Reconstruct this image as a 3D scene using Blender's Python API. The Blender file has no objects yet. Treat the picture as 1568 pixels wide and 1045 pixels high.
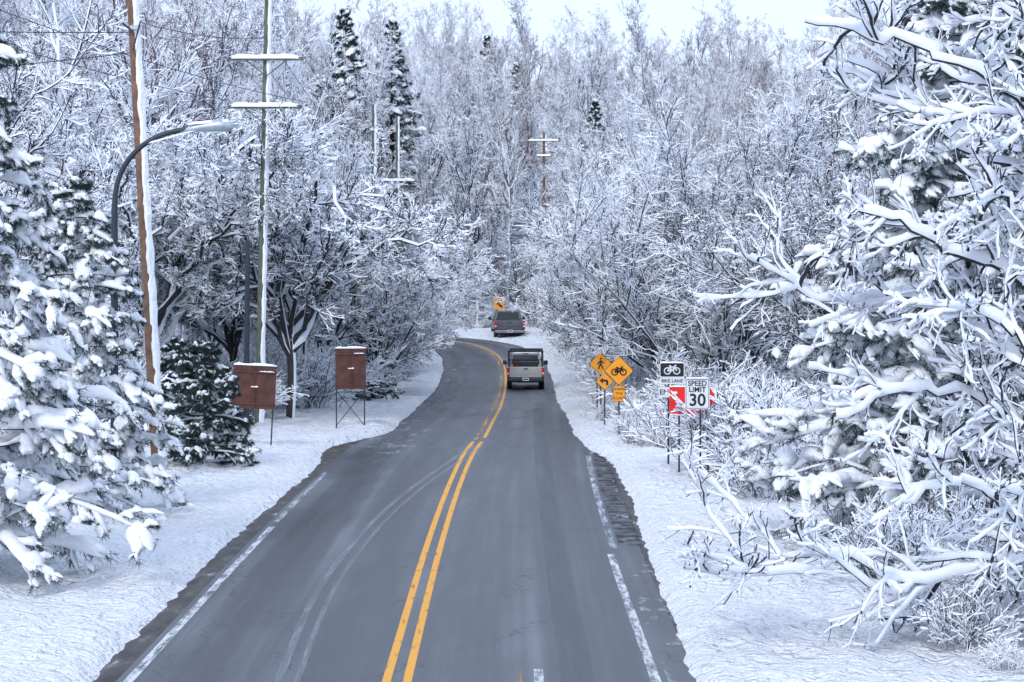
import bpy, math, random
import numpy as np
from mathutils import Vector, noise, Matrix
rad=math.radians
scene=bpy.context.scene
C=scene.collection

# ------------------------------------------------------------------ materials
def newmat(name):
    m=bpy.data.materials.new(name); m.use_nodes=True
    nt=m.node_tree; b=nt.nodes["Principled BSDF"]
    return m,nt,b
def simple(name,col,rough=0.6,metal=0.0,var=0.15,scale=6.0,bump=0.0,bscale=30):
    m,nt,b=newmat(name)
    tc=nt.nodes.new("ShaderNodeTexCoord")
    n=nt.nodes.new("ShaderNodeTexNoise"); n.inputs["Scale"].default_value=scale; n.inputs["Detail"].default_value=4
    nt.links.new(tc.outputs["Object"],n.inputs["Vector"])
    r=nt.nodes.new("ShaderNodeValToRGB")
    r.color_ramp.elements[0].position=0.3; r.color_ramp.elements[1].position=0.7
    r.color_ramp.elements[0].color=(*[c*(1-var) for c in col],1)
    r.color_ramp.elements[1].color=(*[min(1,c*(1+var)) for c in col],1)
    nt.links.new(n.outputs["Fac"],r.inputs["Fac"]); nt.links.new(r.outputs["Color"],b.inputs["Base Color"])
    b.inputs["Roughness"].default_value=rough; b.inputs["Metallic"].default_value=metal
    if bump>0:
        n2=nt.nodes.new("ShaderNodeTexNoise"); n2.inputs["Scale"].default_value=bscale; n2.inputs["Detail"].default_value=3
        nt.links.new(tc.outputs["Object"],n2.inputs["Vector"])
        bp=nt.nodes.new("ShaderNodeBump"); bp.inputs["Strength"].default_value=bump; bp.inputs["Distance"].default_value=0.05
        nt.links.new(n2.outputs["Fac"],bp.inputs["Height"]); nt.links.new(bp.outputs["Normal"],b.inputs["Normal"])
    return m
SNOW=simple("snow",(0.86,0.90,0.94),0.75,var=0.03,bump=0.6,bscale=9)
TSNOW=simple("twig_snow",(0.84,0.89,0.95),0.8,var=0.03)
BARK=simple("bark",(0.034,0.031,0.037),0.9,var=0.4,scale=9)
BARKHAZE=simple("bark_far_hazed",(0.075,0.075,0.10),0.9,var=0.3,scale=4)  # bark lightened and blued: distance haze put into its colour
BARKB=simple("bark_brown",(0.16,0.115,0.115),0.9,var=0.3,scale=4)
NEEDLE=simple("needles",(0.024,0.050,0.045),0.7,var=0.4,scale=5)
WOOD=simple("pole_wood",(0.17,0.10,0.065),0.85,var=0.35,scale=5,bump=0.4,bscale=20)
GWOOD=simple("pole_green_grey",(0.10,0.12,0.09),0.85,var=0.3,scale=5)
DARK=simple("dark_metal",(0.02,0.03,0.045),0.5,var=0.2)
GALV=simple("galvanised",(0.42,0.48,0.53),0.45,0.5,var=0.15)
RUST=simple("rust_board",(0.095,0.036,0.028),0.8,var=0.35,scale=4,bump=0.2)
YEL=simple("sign_yellow",(0.85,0.33,0.015),0.5,var=0.06)
BLK=simple("sign_black",(0.01,0.01,0.012),0.5,var=0.2)
WHT=simple("sign_white",(0.72,0.76,0.80),0.5,var=0.05)
REDM=simple("sign_red",(0.82,0.015,0.012),0.45,var=0.12)
GLASS=simple("window_glass",(0.012,0.022,0.026),0.12,var=0.2)
TYRE=simple("tyre",(0.012,0.012,0.013),0.85,var=0.2)
TAIL=simple("tail_light",(0.50,0.01,0.01),0.25,var=0.1)
SILV=simple("paint_silver",(0.42,0.43,0.43),0.35,0.1,var=0.10,scale=2)
GREY=simple("paint_dark_grey",(0.12,0.125,0.14),0.3,0.3,var=0.2,scale=2)
CHR=simple("bumper",(0.30,0.32,0.34),0.3,0.7,var=0.1)
RFENCE=simple("old_wood",(0.16,0.11,0.08),0.9,var=0.4,scale=8)

# ------------------------------------------------------------------ terrain functions
_zy=np.array([-50,0,75,90,107,125,135,145,155,163,170,180,192,320,700.])
_zz=np.array([0,0,0,-0.12,-0.5,-0.85,-0.78,-0.42,0.05,0.4,0.62,0.85,1.0,21.,23.])
_ty=np.arange(-50,700,1.0); _tz=np.interp(_ty,_zy,_zz)
_k=np.exp(-0.5*(np.arange(-9,10)/3.5)**2); _k/=_k.sum()
_tz=np.convolve(np.pad(_tz,9,mode='edge'),_k,mode='valid')
def zr(y): return np.interp(y,_ty,_tz)
cl=np.array([(-1.55,-20),(-1.55,0),(-1.55,20),(-1.55,32),(-1.57,47),(-1.5,60),(-1.32,72),(-1.02,81),(-0.78,94),(-0.62,107),(-0.5,128),(-0.5,140),(-0.75,150),(-1.5,158),(-3.1,165),(-6,170.5),(-11,174.3),(-20,177),(-40,180),(-80,182),(-130,184)],float)
def catmull(P,n):
    out=[]
    Q=np.vstack([2*P[0]-P[1],P,2*P[-1]-P[-2]])
    for i in range(1,len(Q)-2):
        a,b,c,d=Q[i-1],Q[i],Q[i+1],Q[i+2]
        for t in np.linspace(0,1,n,endpoint=False):
            out.append(0.5*((2*b)+(-a+c)*t+(2*a-5*b+4*c-d)*t*t+(-a+3*b-3*c+d)*t**3))
    out.append(P[-1]); return np.array(out)
CL=catmull(cl,10)
seg=np.diff(CL,axis=0); S=np.concatenate([[0],np.cumsum(np.linalg.norm(seg,axis=1))])
Sn=np.arange(0,S[-1],0.5); CL=np.stack([np.interp(Sn,S,CL[:,0]),np.interp(Sn,S,CL[:,1])],1)
TG=np.gradient(CL,axis=0); TG/=np.linalg.norm(TG,axis=1)[:,None]; NR=np.stack([TG[:,1],-TG[:,0]],1)
def sdist(x,y):
    x=np.atleast_1d(x);y=np.atleast_1d(y); d=np.empty(len(x)); ix=np.empty(len(x),int)
    for s in range(0,len(x),4000):
        dx=x[s:s+4000,None]-CL[None,:,0]; dy=y[s:s+4000,None]-CL[None,:,1]
        q=dx*dx+dy*dy; i=q.argmin(1); r=np.arange(len(i)); ix[s:s+4000]=i
        side=np.sign(dx[r,i]*NR[i,0]+dy[r,i]*NR[i,1]); d[s:s+4000]=np.sqrt(q[r,i])*side
    return d,ix
def smtab(t):
    t=np.array(t,float); g=np.arange(0,201,0.5); v=np.interp(g,t[:,0],t[:,1])
    k=np.exp(-0.5*(np.arange(-10,11)/3.8)**2); k/=k.sum()
    return np.stack([g,np.convolve(np.pad(v,10,mode='edge'),k,mode='valid')],1)
_er=smtab([(0,3.9),(32,3.92),(38,4.0),(47,4.12),(59,4.3),(69,4.2),(75,3.5),(81,3.0),(108,2.6),(200,2.7)])
_el=smtab([(0,3.95),(32,4.0),(42,4.08),(54,4.1),(64,3.95),(70,4.0),(74.5,4.6),(77,4.2),(82,3.1),(107,3.4),(142,3.5),(200,3.2)])
def smooth(a,b,x):
    t=np.clip((x-a)/(b-a),0,1); return t*t*(3-2*t)
def ground_z(x,y,detail=True):
    x=np.atleast_1d(np.asarray(x,float)); y=np.atleast_1d(np.asarray(y,float))
    d,ix=sdist(x,y); yc=np.minimum(CL[ix,1],200)
    e=np.where(d>0,np.interp(yc,_er[:,0],_er[:,1]),np.interp(yc,_el[:,0],_el[:,1]))
    ad=np.abs(d)
    nz=np.zeros(len(x)); ne=np.zeros(len(x))
    if detail:
        near=(y>25)&(y<200)&(np.abs(x)<25)
        for i in np.nonzero(near)[0]:
            p=Vector((x[i]*0.4,y[i]*0.22,0)); ne[i]=noise.noise(p)*0.08+noise.noise(Vector((x[i]*2.6,y[i]*1.6,5)))*0.09
            nz[i]=noise.noise(Vector((x[i]*0.35,y[i]*0.25,3)))*0.18+noise.noise(Vector((x[i]*1.6,y[i]*1.0,9)))*0.10+noise.noise(Vector((x[i]*3.1,y[i]*1.5,2)))*0.06
    s=smooth(-0.15,0.50,ad-e+ne)
    z=zr(y)-0.10+0.28*s+nz*s*smooth(0.05,0.8,ad-e)
    z+=smooth(1,6,ad-e)*np.where(d>0,-0.25,0.12)*(y<185)
    z+=smooth(1.0,3.0,ad-e)*0.35*smooth(155,165,y)*(y<192)*(d>0)
    z+=smooth(12,50,-x)*smooth(60,200,y)*4.0
    return z
def gz(x,y): return float(ground_z(x,y,False)[0])

def mesh_np(name,V,F,mats,mi=None,smooth_sh=False,tris=None,tmi=None,parent=None):
    me=bpy.data.meshes.new(name)
    V=np.ascontiguousarray(V,dtype=np.float32)
    nq=len(F); nt_=0 if tris is None else len(tris)
    loops=np.asarray(F,dtype=np.int32).ravel()
    st=np.arange(nq)*4
    if nt_:
        loops=np.concatenate([loops,np.asarray(tris,dtype=np.int32).ravel()]); st=np.concatenate([st,nq*4+np.arange(nt_)*3])
    me.vertices.add(len(V)); me.vertices.foreach_set("co",V.ravel())
    me.loops.add(len(loops)); me.loops.foreach_set("vertex_index",loops)
    me.polygons.add(nq+nt_); me.polygons.foreach_set("loop_start",st.astype(np.int32))
    if mi is not None:
        a=np.asarray(mi,dtype=np.int32)
        if nt_: a=np.concatenate([a,np.asarray(tmi,dtype=np.int32)])
        me.polygons.foreach_set("material_index",a)
    me.polygons.foreach_set("use_smooth",np.full(nq+nt_,smooth_sh))
    me.update(calc_edges=True)
    for m in mats: me.materials.append(m)
    return me
def obj(name,me,loc=(0,0,0),rot=(0,0,0),sc=(1,1,1),parent=None):
    o=bpy.data.objects.new(name,me); C.objects.link(o)
    o.location=loc;o.rotation_euler=rot;o.scale=sc
    if parent: o.parent=parent
    return o

# ------------------------------------------------------------------ ground
xs=np.unique(np.concatenate([-np.geomspace(14,400,28),np.arange(-14,10.01,0.15),np.geomspace(10,400,30)]))
ys=np.unique(np.concatenate([np.linspace(-60,28,20),np.arange(28,110,0.28),np.arange(110,192,0.6),np.geomspace(192,690,50)]))
GX,GY=np.meshgrid(xs,ys); nx,ny=len(xs),len(ys)
GZ=ground_z(GX.ravel(),GY.ravel())
V=np.stack([GX.ravel(),GY.ravel(),GZ],1)
i=np.arange(nx-1)[None,:]+nx*np.arange(ny-1)[:,None]; i=i.ravel()
F=np.stack([i,i+1,i+1+nx,i+nx],1)
m,nt,b=newmat("ground_snow")
N=nt.nodes; L=nt.links
tc=N.new("ShaderNodeTexCoord")
def noise_node(sc,det=4,vec=None):
    n=N.new("ShaderNodeTexNoise"); n.inputs["Scale"].default_value=sc; n.inputs["Detail"].default_value=det
    L.new(vec or tc.outputs["Object"],n.inputs["Vector"]); return n
n1=noise_node(2.6,6); n2=noise_node(7,3)
add=N.new("ShaderNodeMath"); add.operation='MULTIPLY_ADD'; add.inputs[1].default_value=0.8
L.new(n2.outputs["Fac"],add.inputs[0]); L.new(n1.outputs["Fac"],add.inputs[2])
bp=N.new("ShaderNodeBump"); bp.inputs["Strength"].default_value=1.0; bp.inputs["Distance"].default_value=0.35
L.new(add.outputs[0],bp.inputs["Height"]); L.new(bp.outputs["Normal"],b.inputs["Normal"])
sep=N.new("ShaderNodeSeparateXYZ"); L.new(tc.outputs["Object"],sep.inputs[0])
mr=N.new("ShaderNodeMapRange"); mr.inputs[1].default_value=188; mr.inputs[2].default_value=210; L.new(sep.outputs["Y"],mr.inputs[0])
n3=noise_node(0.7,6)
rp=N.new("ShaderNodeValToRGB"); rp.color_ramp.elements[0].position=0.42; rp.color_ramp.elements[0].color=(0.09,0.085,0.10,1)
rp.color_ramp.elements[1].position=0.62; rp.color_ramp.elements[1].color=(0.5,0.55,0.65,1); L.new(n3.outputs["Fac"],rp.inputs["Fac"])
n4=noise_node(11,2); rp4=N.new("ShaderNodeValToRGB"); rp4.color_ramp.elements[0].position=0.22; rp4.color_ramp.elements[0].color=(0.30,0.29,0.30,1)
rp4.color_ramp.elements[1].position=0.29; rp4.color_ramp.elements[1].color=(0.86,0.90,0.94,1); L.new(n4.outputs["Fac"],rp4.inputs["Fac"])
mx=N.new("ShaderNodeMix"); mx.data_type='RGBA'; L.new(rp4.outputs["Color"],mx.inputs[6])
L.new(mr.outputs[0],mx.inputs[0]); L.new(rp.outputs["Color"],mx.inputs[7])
L.new(mx.outputs[2],b.inputs["Base Color"]); b.inputs["Roughness"].default_value=0.75
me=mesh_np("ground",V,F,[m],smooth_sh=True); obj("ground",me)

# ------------------------------------------------------------------ road sheets
def strip(name,dl,dr,zoff,mat,s0=0,s1=None,nlat=2,wig=0):
    idx=[k for k in range(len(CL)) if CL[k,1]>=s0 and (s1 is None or CL[k,1]<=s1)]
    V=[];UV=[]
    for k in idx:
        y=CL[k,1]; a=dl(y) if callable(dl) else dl; c=dr(y) if callable(dr) else dr
        for t in np.linspace(0,1,nlat):
            d=a+(c-a)*t
            px,py=CL[k]+NR[k]*d
            V.append((px,py,float(zr(py))+zoff)); UV.append((d,Sn[k]))
    F=[(r*nlat+c,r*nlat+c+1,(r+1)*nlat+c+1,(r+1)*nlat+c) for r in range(len(idx)-1) for c in range(nlat-1)]
    me=mesh_np(name,np.array(V),np.array(F),[mat],smooth_sh=True)
    uv=me.uv_layers.new(name="UVMap"); vi=np.empty(len(me.loops),int); me.loops.foreach_get("vertex_index",vi)
    uv.data.foreach_set("uv",np.array(UV,dtype=np.float32)[vi].ravel())
    return obj(name,me)
def uvmat(name):
    m,nt,b=newmat(name); N=nt.nodes; L=nt.links
    uv=N.new("ShaderNodeUVMap"); uv.uv_map="UVMap"
    def mp(sx,sy):
        k=N.new("ShaderNodeMapping"); k.inputs["Scale"].default_value=(sx,sy,1); L.new(uv.outputs["UV"],k.inputs["Vector"]); return k.outputs[0]
    def ns(sx,sy,det=4,rough=0.5):
        n=N.new("ShaderNodeTexNoise"); n.inputs["Scale"].default_value=1; n.inputs["Detail"].default_value=det; n.inputs["Roughness"].default_value=rough
        L.new(mp(sx,sy),n.inputs["Vector"]); return n.outputs["Fac"]
    def mth(op,a,b_=None,c=None):
        q=N.new("ShaderNodeMath"); q.operation=op
        for ii,v in enumerate((a,b_,c)):
            if v is None: continue
            if isinstance(v,(int,float)): q.inputs[ii].default_value=v
            else: L.new(v,q.inputs[ii])
        return q.outputs[0]
    def ramp(f,stops):
        r=N.new("ShaderNodeValToRGB"); e=r.color_ramp.elements
        e[0].position=stops[0][0]; e[0].color=(*stops[0][1],1); e[1].position=stops[-1][0]; e[1].color=(*stops[-1][1],1)
        for p,c in stops[1:-1]:
            x=e.new(p); x.color=(*c,1)
        L.new(f,r.inputs["Fac"]); return r.outputs["Color"]
    return m,nt,b,uv,ns,mth,ramp
m,nt,b,uv,ns,mth,ramp=uvmat("asphalt")
N=nt.nodes;L=nt.links
sx=N.new("ShaderNodeSeparateXYZ"); L.new(uv.outputs["UV"],sx.inputs[0])
ax=mth('ABSOLUTE',sx.outputs["X"])
streak=ns(2.2,0.03,5,0.6); patch=ns(0.45,0.10,4,0.6); fine=ns(18,9,3); edge=ns(6,0.07,3); drift=ns(0.05,0.03,2)
wave=mth('COSINE',mth('MULTIPLY',mth('ADD',mth('MULTIPLY_ADD',drift,0.8,ax),-1.35),2*math.pi/1.75))     # + at the wheel paths
v=mth('MULTIPLY_ADD',wave,-0.085,mth('MULTIPLY_ADD',streak,0.48,mth('MULTIPLY_ADD',patch,0.42,mth('MULTIPLY_ADD',fine,0.06,mth('MULTIPLY',edge,0.14)))))
col=ramp(v,[(0.40,(0.016,0.019,0.024)),(0.54,(0.048,0.055,0.064)),(0.62,(0.088,0.099,0.112)),(0.76,(0.17,0.19,0.21))])
vor=N.new("ShaderNodeTexVoronoi"); vor.feature='DISTANCE_TO_EDGE'; vor.inputs["Scale"].default_value=1.0
mp=N.new("ShaderNodeMapping"); mp.inputs["Scale"].default_value=(0.30,0.14,1); 
ad=N.new("ShaderNodeVectorMath"); ad.operation='ADD'; nn=N.new("ShaderNodeTexNoise"); nn.inputs["Scale"].default_value=1.3; L.new(uv.outputs["UV"],nn.inputs["Vector"])
L.new(uv.outputs["UV"],ad.inputs[0]); L.new(nn.outputs["Color"],ad.inputs[1]); L.new(ad.outputs[0],mp.inputs["Vector"]); L.new(mp.outputs[0],vor.inputs["Vector"])
ck=mth('LESS_THAN',vor.outputs["Distance"],0.006)
mx=N.new("ShaderNodeMix"); mx.data_type='RGBA'; L.new(mth('MULTIPLY',ck,0.55),mx.inputs[0]); L.new(col,mx.inputs[6]); mx.inputs[7].default_value=(0.015,0.017,0.02,1)
L.new(mx.outputs[2],b.inputs["Base Color"])
L.new(mth('MULTIPLY_ADD',v,0.9,-0.05),b.inputs["Roughness"])
b.inputs["Specular IOR Level"].default_value=0.34
bp=N.new("ShaderNodeBump"); bp.inputs["Strength"].default_value=0.35; bp.inputs["Distance"].default_value=0.008; L.new(ns(60,40,2),bp.inputs["Height"]); L.new(bp.outputs["Normal"],b.inputs["Normal"])
ASPH=m
m,nt,b,uv,ns,mth,ramp=uvmat("slushy_shoulder")
nt.links.new(ramp(ns(3,0.9,6,0.7),[(0.35,(0.030,0.029,0.028)),(0.55,(0.075,0.070,0.066)),(0.63,(0.15,0.15,0.15)),(0.70,(0.5,0.53,0.57))]),b.inputs["Base Color"])
b.inputs["Roughness"].default_value=0.6; b.inputs["Specular IOR Level"].default_value=0.3; DIRT=m
def worn(name,colr,lo,hi,sx=8,sy=1.2):
    m,nt,b,uv,ns,mth,ramp=uvmat(name); N=nt.nodes;L=nt.links
    b.inputs["Base Color"].default_value=(*colr,1); b.inputs["Roughness"].default_value=0.6; b.inputs["Specular IOR Level"].default_value=0.3
    tr=N.new("ShaderNodeBsdfTransparent"); ms=N.new("ShaderNodeMixShader")
    f=ramp(ns(sx,sy,6,0.7),[(lo,(0,0,0)),(hi,(1,1,1))])
    L.new(f,ms.inputs[0]); L.new(tr.outputs[0],ms.inputs[1]); L.new(b.outputs[0],ms.inputs[2]); L.new(ms.outputs[0],N["Material Output"].inputs[0])
    return m
YP=worn("yellow_paint",(0.76,0.36,0.04),0.28,0.44)
YPW=worn("yellow_paint_worn",(0.65,0.36,0.06),0.42,0.60,5,0.5)
WP=worn("white_paint",(0.60,0.63,0.67),0.38,0.56)
WPW=worn("white_paint_worn",(0.5,0.54,0.6),0.42,0.62,6,0.6)
SALT=worn("salt_track",(0.30,0.33,0.37),0.32,0.78,7,0.35)
PATCHM=worn("broken_asphalt",(0.018,0.02,0.024),0.47,0.60,1.8,2.2)
SLUSH=worn("thin_slush",(0.62,0.66,0.72),0.55,0.72,2.0,0.6)
ICE=worn("wet_ice_glaze",(0.20,0.225,0.25),0.46,0.80,0.9,0.16)
strip("road_shoulder",lambda y:-(np.interp(y,_el[:,0],_el[:,1])+0.6),lambda y:np.interp(y,_er[:,0],_er[:,1])+0.5,-0.008,DIRT,nlat=8)
strip("road",lambda y:-min(3.78,np.interp(y,_el[:,0],_el[:,1])-0.02),lambda y:np.interp(y,[0,47,59,70,78,200],[3.95,4.1,4.2,4.0,3.3,2.75]),0.0,ASPH,nlat=16)
strip("yellow_line",-0.20,-0.08,0.004,YP,s1=78); strip("yellow_line",0.08,0.20,0.004,YP,s1=78)
strip("yellow_line",-0.19,-0.07,0.004,YPW,s0=78.5); strip("yellow_line",0.07,0.19,0.004,YP,s0=79.5)
strip("white_edge_line",-3.68,-3.54,0.004,WP,s1=52); strip("white_edge_line",-3.69,-3.56,0.004,WPW,s0=52.5,s1=66)
strip("white_edge_line",3.42,3.56,0.004,WP,s1=47); strip("white_edge_line",3.52,3.66,0.004,WPW,s0=47.5,s1=72)
strip("broken_asphalt_patch",3.72,4.2,0.005,PATCHM,s0=48,s1=74,nlat=4)
strip("thin_slush",-3.6,-1.8,0.005,SLUSH,s0=72,s1=150,nlat=4); strip("thin_slush",3.65,4.15,0.009,SLUSH,s0=30,s1=74,nlat=4)
strip("ice_glaze",-3.0,-0.3,0.003,ICE,s0=68,s1=170,nlat=4); strip("ice_glaze",0.3,2.3,0.003,ICE,s0=68,s1=170,nlat=4)
strip("dash_mark",1.62,1.68,0.004,YPW,s0=31,s1=33.6); strip("dash_mark",1.85,1.98,0.004,WP,s0=30,s1=33.8)
def path_strip(name,pts,off,w,z,mat):
    P=catmull(np.array(pts,float),10); T=np.gradient(P,axis=0); T/=np.linalg.norm(T,axis=1)[:,None]; Nn=np.stack([T[:,1],-T[:,0]],1)
    s=np.concatenate([[0],np.cumsum(np.linalg.norm(np.diff(P,axis=0),axis=1))])
    V=[];UV=[]
    for k in range(len(P)):
        for q in (off-w/2,off+w/2):
            p=P[k]+Nn[k]*q; V.append((p[0],p[1],float(zr(p[1]))+z)); UV.append((q,s[k]))
    F=[(2*k,2*k+1,2*k+3,2*k+2) for k in range(len(P)-1)]
    me=mesh_np(name,np.array(V),np.array(F),[mat]); uv=me.uv_layers.new(name="UVMap")
    vi=np.empty(len(me.loops),int); me.loops.foreach_get("vertex_index",vi); uv.data.foreach_set("uv",np.array(UV,dtype=np.float32)[vi].ravel())
    obj(name,me)
tp=[(-3.0,26),(-3.15,32.5),(-3.34,42),(-3.1,52),(-2.55,61),(-1.85,69),(-1.2,76)]
path_strip("tyre_track",tp,0.0,0.12,0.006,SALT); path_strip("tyre_track",tp,0.26,0.09,0.006,SALT)
path_strip("tyre_track",[(0.9,28),(0.85,50),(0.9,75),(1.2,110)],0,0.45,0.0055,worn("salt_faint",(0.15,0.17,0.195),0.35,0.9,4,0.15))

# ------------------------------------------------------------------ tree tools
class Acc:
    def __init__(s): s.V=[];s.F=[];s.M=[];s.T=[];s.TM=[];s.n=0
    def grid(s,Vr,mat_j):
        Nn,K,J,_=Vr.shape
        base=s.n+(np.arange(Nn)*K*J)[:,None,None]+(np.arange(K-1)*J)[None,:,None]
        j=np.arange(J)[None,None,:]; j2=(j+1)%J
        f=np.stack([base+j,base+j2,base+J+j2,base+J+j],-1).reshape(-1,4)
        s.F.append(f); s.M.append(np.broadcast_to(np.array(mat_j),(Nn,K-1,J)).reshape(-1))
        s.V.append(Vr.reshape(-1,3)); s.n+=Nn*K*J
    def tris(s,P,mat):
        n=len(P); s.T.append(s.n+np.arange(n*3).reshape(-1,3)); s.TM.append(np.full(n,mat)); s.V.append(P.reshape(-1,3)); s.n+=n*3
    def mesh(s,name,mats,smooth_sh=False):
        return mesh_np(name,np.concatenate(s.V),np.concatenate(s.F),mats,np.concatenate(s.M),smooth_sh,
            np.concatenate(s.T) if s.T else None,np.concatenate(s.TM) if s.T else None)
def nrm(v): return v/np.maximum(np.linalg.norm(v,axis=-1,keepdims=True),1e-9)
REF=np.array([0.38,-0.16,1.0])
def frames(P):
    T=nrm(np.gradient(P,axis=1)); up=REF-(T@REF)[...,None]*T
    up=nrm(up); side=np.cross(T,up); hor=np.sqrt(np.clip(1-T[...,2]**2,0,1)); return T,up,side,hor
def thin(acc,P,R,hs,rng,wf=1.1):
    T,up,side,hor=frames(P); r=R[...,None]
    lump=rng.uniform(0.5,1.4,R.shape)[...,None]; h=hs*(0.2+0.8*hor[...,None])*lump
    w=r*wf+h*0.26
    Vr=np.stack([P-side*w,P+up*(r*0.5+h),P+side*w,P-up*r*1.25],2)
    acc.grid(Vr,[1,1,0,0])
def thick(acc,P,R,hs,rng,J=8,cover=True):
    T,up,side,hor=frames(P); r=R[...,None]
    lump=rng.uniform(0.55,1.4,R.shape)[...,None]; h=hs*(0.12+0.88*hor[...,None])*lump
    V=[]
    for j in range(J):
        a=2*math.pi*j/J; c,s_=math.cos(a),math.sin(a)
        V.append(P+side*c*(r+h*0.25*(s_>-0.1))+up*(s_*r+(h*max(0,s_)**0.6 if s_>0.01 else 0)))
    mj=[1 if (j<J//2) else 0 for j in range(J)]
    acc.grid(np.stack(V,2),mj)
def spawn(P,R,n,rng,tmin=0.2,tmax=1.0,ang=45,angv=12,ratio=0.5,trop=0.03,wig=0.12,K=4,rmax=0.05,rmin=0.004,tip=0.4,flat=0.0,bias=None):
    Nn,Kp,_=P.shape; Ln=np.linalg.norm(np.diff(P,axis=1),axis=2).sum(1)
    idx=np.repeat(np.arange(Nn),n); t=rng.uniform(tmin,tmax,len(idx))
    x=t*(Kp-1); i=np.minimum(x.astype(int),Kp-2); f=(x-i)[:,None]
    p=P[idx,i]*(1-f)+P[idx,i+1]*f; T=nrm(P[idx,i+1]-P[idx,i]); r=R[idx,i]*(1-f[:,0])+R[idx,i+1]*f[:,0]
    q=rng.normal(size=p.shape); q[:,2]*=(1-flat)
    if bias is not None: q+=np.array(bias)
    q=nrm(q-(q*T).sum(1,keepdims=True)*T); a=np.radians(rng.normal(ang,angv,len(idx)))[:,None]
    d=nrm(np.cos(a)*T+np.sin(a)*q); ln=(Ln[idx]*ratio*(1.15-0.6*t)*rng.uniform(0.55,1.3,len(idx)))[:,None]
    pts=[p]
    for k in range(K-1):
        d=nrm(d+wig*rng.normal(size=d.shape)+np.array([0,0,trop])); p=p+d*ln/(K-1); pts.append(p)
    r0=np.clip(r*0.72,rmin,rmax); Rr=r0[:,None]*np.linspace(1,tip,K)[None,:]
    return np.stack(pts,1),Rr
def resamp(pts,K,rng=None,jit=0):
    Q=catmull(np.array(pts,float),8); s=np.concatenate([[0],np.cumsum(np.linalg.norm(np.diff(Q,axis=0),axis=1))])
    u=np.linspace(0,s[-1],K); P=np.stack([np.interp(u,s,Q[:,c]) for c in range(3)],1)
    if rng is not None: P[1:]+=rng.normal(size=(K-1,3))*jit
    return P
def deciduous(name,seed,H,r0,form='forest',mats=None,snow=1.0,tw=0.010,n=(15,9,8,5)):
    rng=np.random.default_rng(seed); acc=Acc()
    if form=='forest':
        P=resamp([(0,0,-0.5),(rng.normal(0,.2),rng.normal(0,.2),H*0.35),(rng.normal(0,.5),rng.normal(0,.5),H*0.7),(rng.normal(0,.7),rng.normal(0,.7),H*0.97)],12,rng,0.05)[None]
        R=(r0*np.linspace(1,0.12,12))[None]; thick(acc,P,R,0.02,rng)
        a=spawn(P,R,n[0],rng,0.25,1.0,38,12,0.42,0.12,0.10,8,0.09)
    elif form=='vase':
        Ps=[];Rs=[]
        for k in range(n[0]):
            az=2*math.pi*k/n[0]+rng.uniform(-.3,.3); lean=rng.uniform(0.1,0.95); L0=H*rng.uniform(0.8,1.05)
            o=np.array([math.cos(az)*0.25,math.sin(az)*0.25,-0.4])
            e=o+np.array([math.cos(az)*math.sin(lean)*L0,math.sin(az)*math.sin(lean)*L0,math.cos(lean)*L0])
            mid=(o+e)/2+np.array([-math.cos(az),-math.sin(az),1])*L0*0.03
            Ps.append(resamp([o,mid,e],12,rng,0.06)); Rs.append(r0*rng.uniform(.5,1)*np.linspace(1,0.12,12))
        P=np.array(Ps);R=np.array(Rs); thick(acc,P,R,0.035*snow,rng)
        a=spawn(P,R,9,rng,0.18,1.0,26,8,0.45,0.03,0.06,7,0.045)
    elif form=='apple':
        P=resamp([(0,0,-0.4),(0.15,0,H*0.15),(0.1,0.1,H*0.34)],6)[None]; R=np.full((1,6),r0); thick(acc,P,R,0.04,rng)
        Ps=[];Rs=[]
        for k in range(n[0]):
            az=2*math.pi*k/n[0]+rng.uniform(-.3,.3); rr=H*rng.uniform(0.35,0.62); top=H*rng.uniform(0.5,0.95)
            c,s_=math.cos(az),math.sin(az); z0=H*rng.uniform(0.2,0.34)
            Ps.append(resamp([(0.1,0.05,z0),(c*rr*.35,s_*rr*.35,z0+(top-z0)*.65),(c*rr*.7,s_*rr*.7,top),(c*rr*1.1,s_*rr*1.1,top-H*rng.uniform(0,.14))],14,rng,0.10))
            Rs.append(r0*rng.uniform(.5,.7)*np.linspace(1,0.15,14))
        P=np.array(Ps);R=np.array(Rs); thick(acc,P,R,0.05*snow,rng)
        a=spawn(P,R,9,rng,0.15,1.0,50,15,0.36,0.06,0.16,7,0.05)
    elif form=='shrub':
        P=[];R=[]
        for k in range(n[0]):
            az=rng.uniform(0,6.28); lean=rng.uniform(0.05,0.9); L0=H*rng.uniform(0.6,1.1); o=np.array([rng.normal(0,.3),rng.normal(0,.3),-0.2])
            e=o+np.array([math.cos(az)*math.sin(lean)*L0,math.sin(az)*math.sin(lean)*L0,math.cos(lean)*L0])
            P.append(resamp([o,(o+e)/2+rng.normal(size=3)*0.08+[0,0,0.1],e],6,rng,0.02)); R.append(r0*np.linspace(1,.3,6))
        P=np.array(P);R=np.array(R); thin(acc,P,R,0.02*snow,rng)
        a=spawn(P,R,n[1],rng,0.2,1.0,38,12,0.5,0.05,0.12,4,0.012); thin(acc,*a,0.024*snow,rng)
        b_=spawn(*a,n[2],rng,0.2,1.0,40,12,0.5,0.03,0.12,3,tw); thin(acc,*b_,0.022*snow,rng)
        return acc.mesh(name,mats or [BARK,TSNOW])
    thick(acc,*a,0.032*snow,rng,J=6)
    b_=spawn(*a,n[1],rng,0.15,1.0,42,12,0.45,0.05,0.12,5,0.03,0.008); thin(acc,*b_,0.030*snow,rng)
    c_=spawn(*b_,n[2],rng,0.1,1.0,42,14,0.48,0.03,0.13,4,0.014,0.006); thin(acc,*c_,0.024*snow,rng)
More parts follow.
